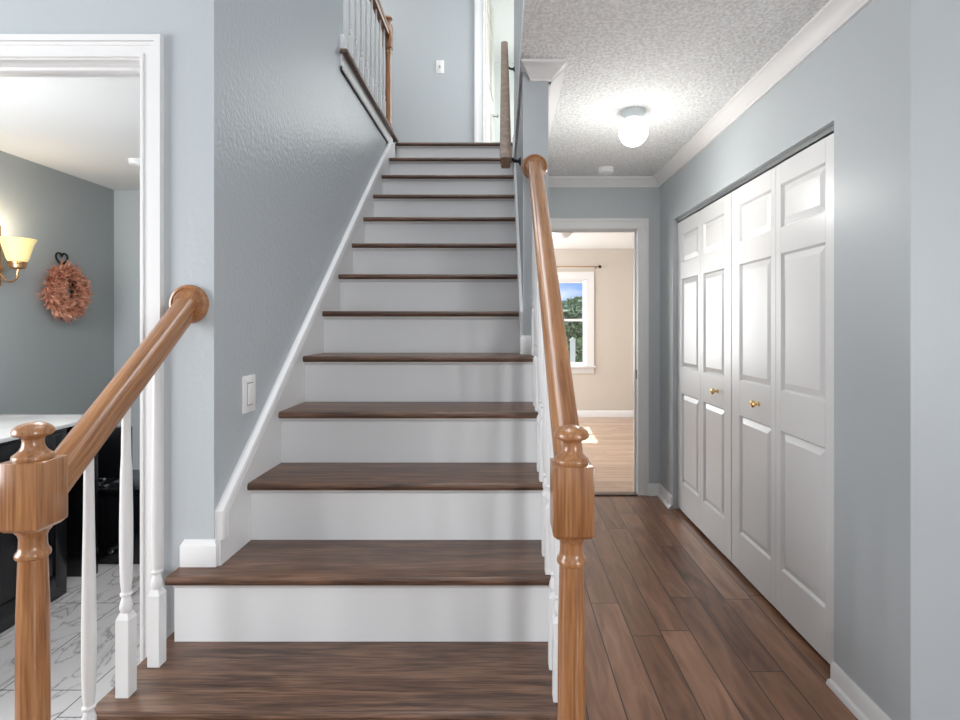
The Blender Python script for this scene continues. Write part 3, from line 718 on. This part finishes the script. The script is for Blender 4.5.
# ---------------------------------------------------------------- beige room: window, rod, ceiling lamp
e = structE('window_1', ((WX0+WX1)/2, YB, WZ0), 'white double-hung window with a view of the garden')
mb = MB()
cw = .10
mb.box(WX1, WX1+cw, YB-.018, YB, WZ0-.02, WZ1).box(WX0-cw, WX0, YB-.018, YB, WZ0-.02, WZ1).box(WX0-cw, WX1+cw, YB-.018, YB, WZ1, WZ1+cw)
mb.box(WX0-cw-.02, WX1+cw+.02, YB-.06, YB+.02, WZ0-.02, WZ0+.005, .004).box(WX0-cw, WX1+cw, YB-.016, YB, WZ0-.10, WZ0-.02, .003)
mb.box(WX1-.02, WX1, YB, YB+.12, WZ0, WZ1).box(WX0, WX0+.02, YB, YB+.12, WZ0, WZ1).box(WX0, WX1, YB, YB+.119, WZ1-.02, WZ1-.001).box(WX0, WX1, YB+.021, YB+.119, WZ0+.001, WZ0+.02)
mb.build('window_frame', M['white'], e)
zm = 1.335
for (za, zb, yy) in ((WZ0+.02, zm+.015, YB+.035), (zm-.015, WZ1-.02, YB+.065)):
    q = MB().box(WX0+.02, WX0+.055, yy, yy+.028, za, zb).box(WX1-.045, WX1-.02, yy, yy+.028, za, zb).box(WX0+.055, WX1-.045, yy, yy+.028, za, za+.032).box(WX0+.055, WX1-.045, yy, yy+.028, zb-.032, zb)
    s_ = q.build('sash', M['white'], e)
    MB().box(WX0+.05, WX1-.04, yy+.012, yy+.016, za+.03, zb-.03).build('pane', M['glass'], s_)
t = thing('curtain_rod', 'slim bronze curtain rod above the beige room window', 'curtain rod', (.76, YB-.07, ZC+.795))
MB().tube([(.15, YB-.07, ZC+.795), (1.31, YB-.07, ZC+.795)], .007).build('rod', M['bronze'], t)
for x in (.14, 1.32):
    MB().lathe([(0, -.024), (.016, -.018), (.024, 0), (.016, .018), (0, .024)], (x, YB-.07, ZC+.795), 16).build('finial', M['knobglass'], t)
for x in (.22, 1.27): MB().tube([(x, YB, ZC+.78), (x, YB-.05, ZC+.78), (x, YB-.07, ZC+.79)], .006).build('bracket', M['knobglass'], t)
t = thing('ceiling_light', 'small white dome light on the beige room ceiling seen past the handrail', 'ceiling light', (.66, 6.3, 2.315))
MB().lathe([(.12, -.02), (.125, -.01), (.125, 0)], (.66, 6.3, 2.315), 32).build('base', M['plastic'], t)
MB().lathe([(0, -.075), (.05, -.07), (.09, -.05), (.11, -.02), (.11, -.018)], (.66, 6.3, 2.315), 32).build('dome', M['plastic'], t)

# ---------------------------------------------------------------- garden beyond the window
struct('ground', MB().box(-30, 30, 7.8, 60, -.4, -.3), M['grass'], 'lawn outside the window')
def foliage(mb, cx, cy, cz, rx, ry, rz, n, s=.09):
    for k in range(n):
        d = Vector((random.gauss(0, 1), random.gauss(0, 1), random.gauss(0, 1))).normalized()*random.uniform(.55, 1.03)
        p = Vector((cx+d.x*rx, cy+d.y*ry, cz+d.z*rz))
        a = Vector((random.gauss(0, 1), random.gauss(0, 1), random.gauss(0, 1))).normalized(); b = a.cross(Vector((random.gauss(0, 1), random.gauss(0, 1), 1))).normalized()
        q = s*random.uniform(.6, 1.4)
        v = [mb.bm.verts.new(p+a*q), mb.bm.verts.new(p+b*q*.5), mb.bm.verts.new(p-a*q), mb.bm.verts.new(p-b*q*.5)]
        mb.bm.faces.new(v)
    return mb
def tree(x, y, h, r, label, cat='tree'):
    t = thing('garden_tree', label, cat, (x, y, -.3))
    MB().lathe([(.14, -.3), (.10, h*.3), (.06, h*.7), (0, h*.85)], (x, y, 0), 12).build('trunk', M['bark'], t)
    foliage(MB(), x, y, h*.62, r, r, h*.38, 1500, .16).build('crown', M['leaf'], t, smooth=False)
tree(2.35, 20.0, 2.0, 1.0, 'leafy green tree at the right of the beige room window view')
tree(1.75, 24.0, 2.5, .9, 'round green tree farther back in the window view')
tree(3.6, 26.0, 2.6, 1.2, 'tall green tree at the far right of the window view')
o = foliage(MB(), 1.5, 13.0, .35, 1.6, .5, .62, 3500, .08).build('garden_shrub', M['leaf'], None, smooth=False); tag(o, 'dense green shrub filling the lower window view', 'shrub')
def post(x, y, h, label):
    o = MB().box(x-.045, x+.045, y-.045, y+.045, -.3, h, .004).prism([(x-.06, h), (x+.06, h), (x, h+.06)], 1, y-.06, y+.06).build('garden_post', M['white'], None); tag(o, label, 'post')
post(1.28, 10.2, .98, 'white garden post in front of the shrub, right one in the window')
post(.92, 10.2, .98, 'white garden post hidden beside the handrail in the window view')
t = thing('neighbour_house', 'low grey-roofed house behind the garden trees', 'house', (3, 34, -.3))
MB().box(-2, 9, 33, 38, -.3, 1.7).build('wall', M['ceil'], t)
MB().prism([(32.5, 1.65), (38.5, 1.65), (35.5, 2.5)], 0, -2.4, 9.4).build('roof', M['roofing'], t)
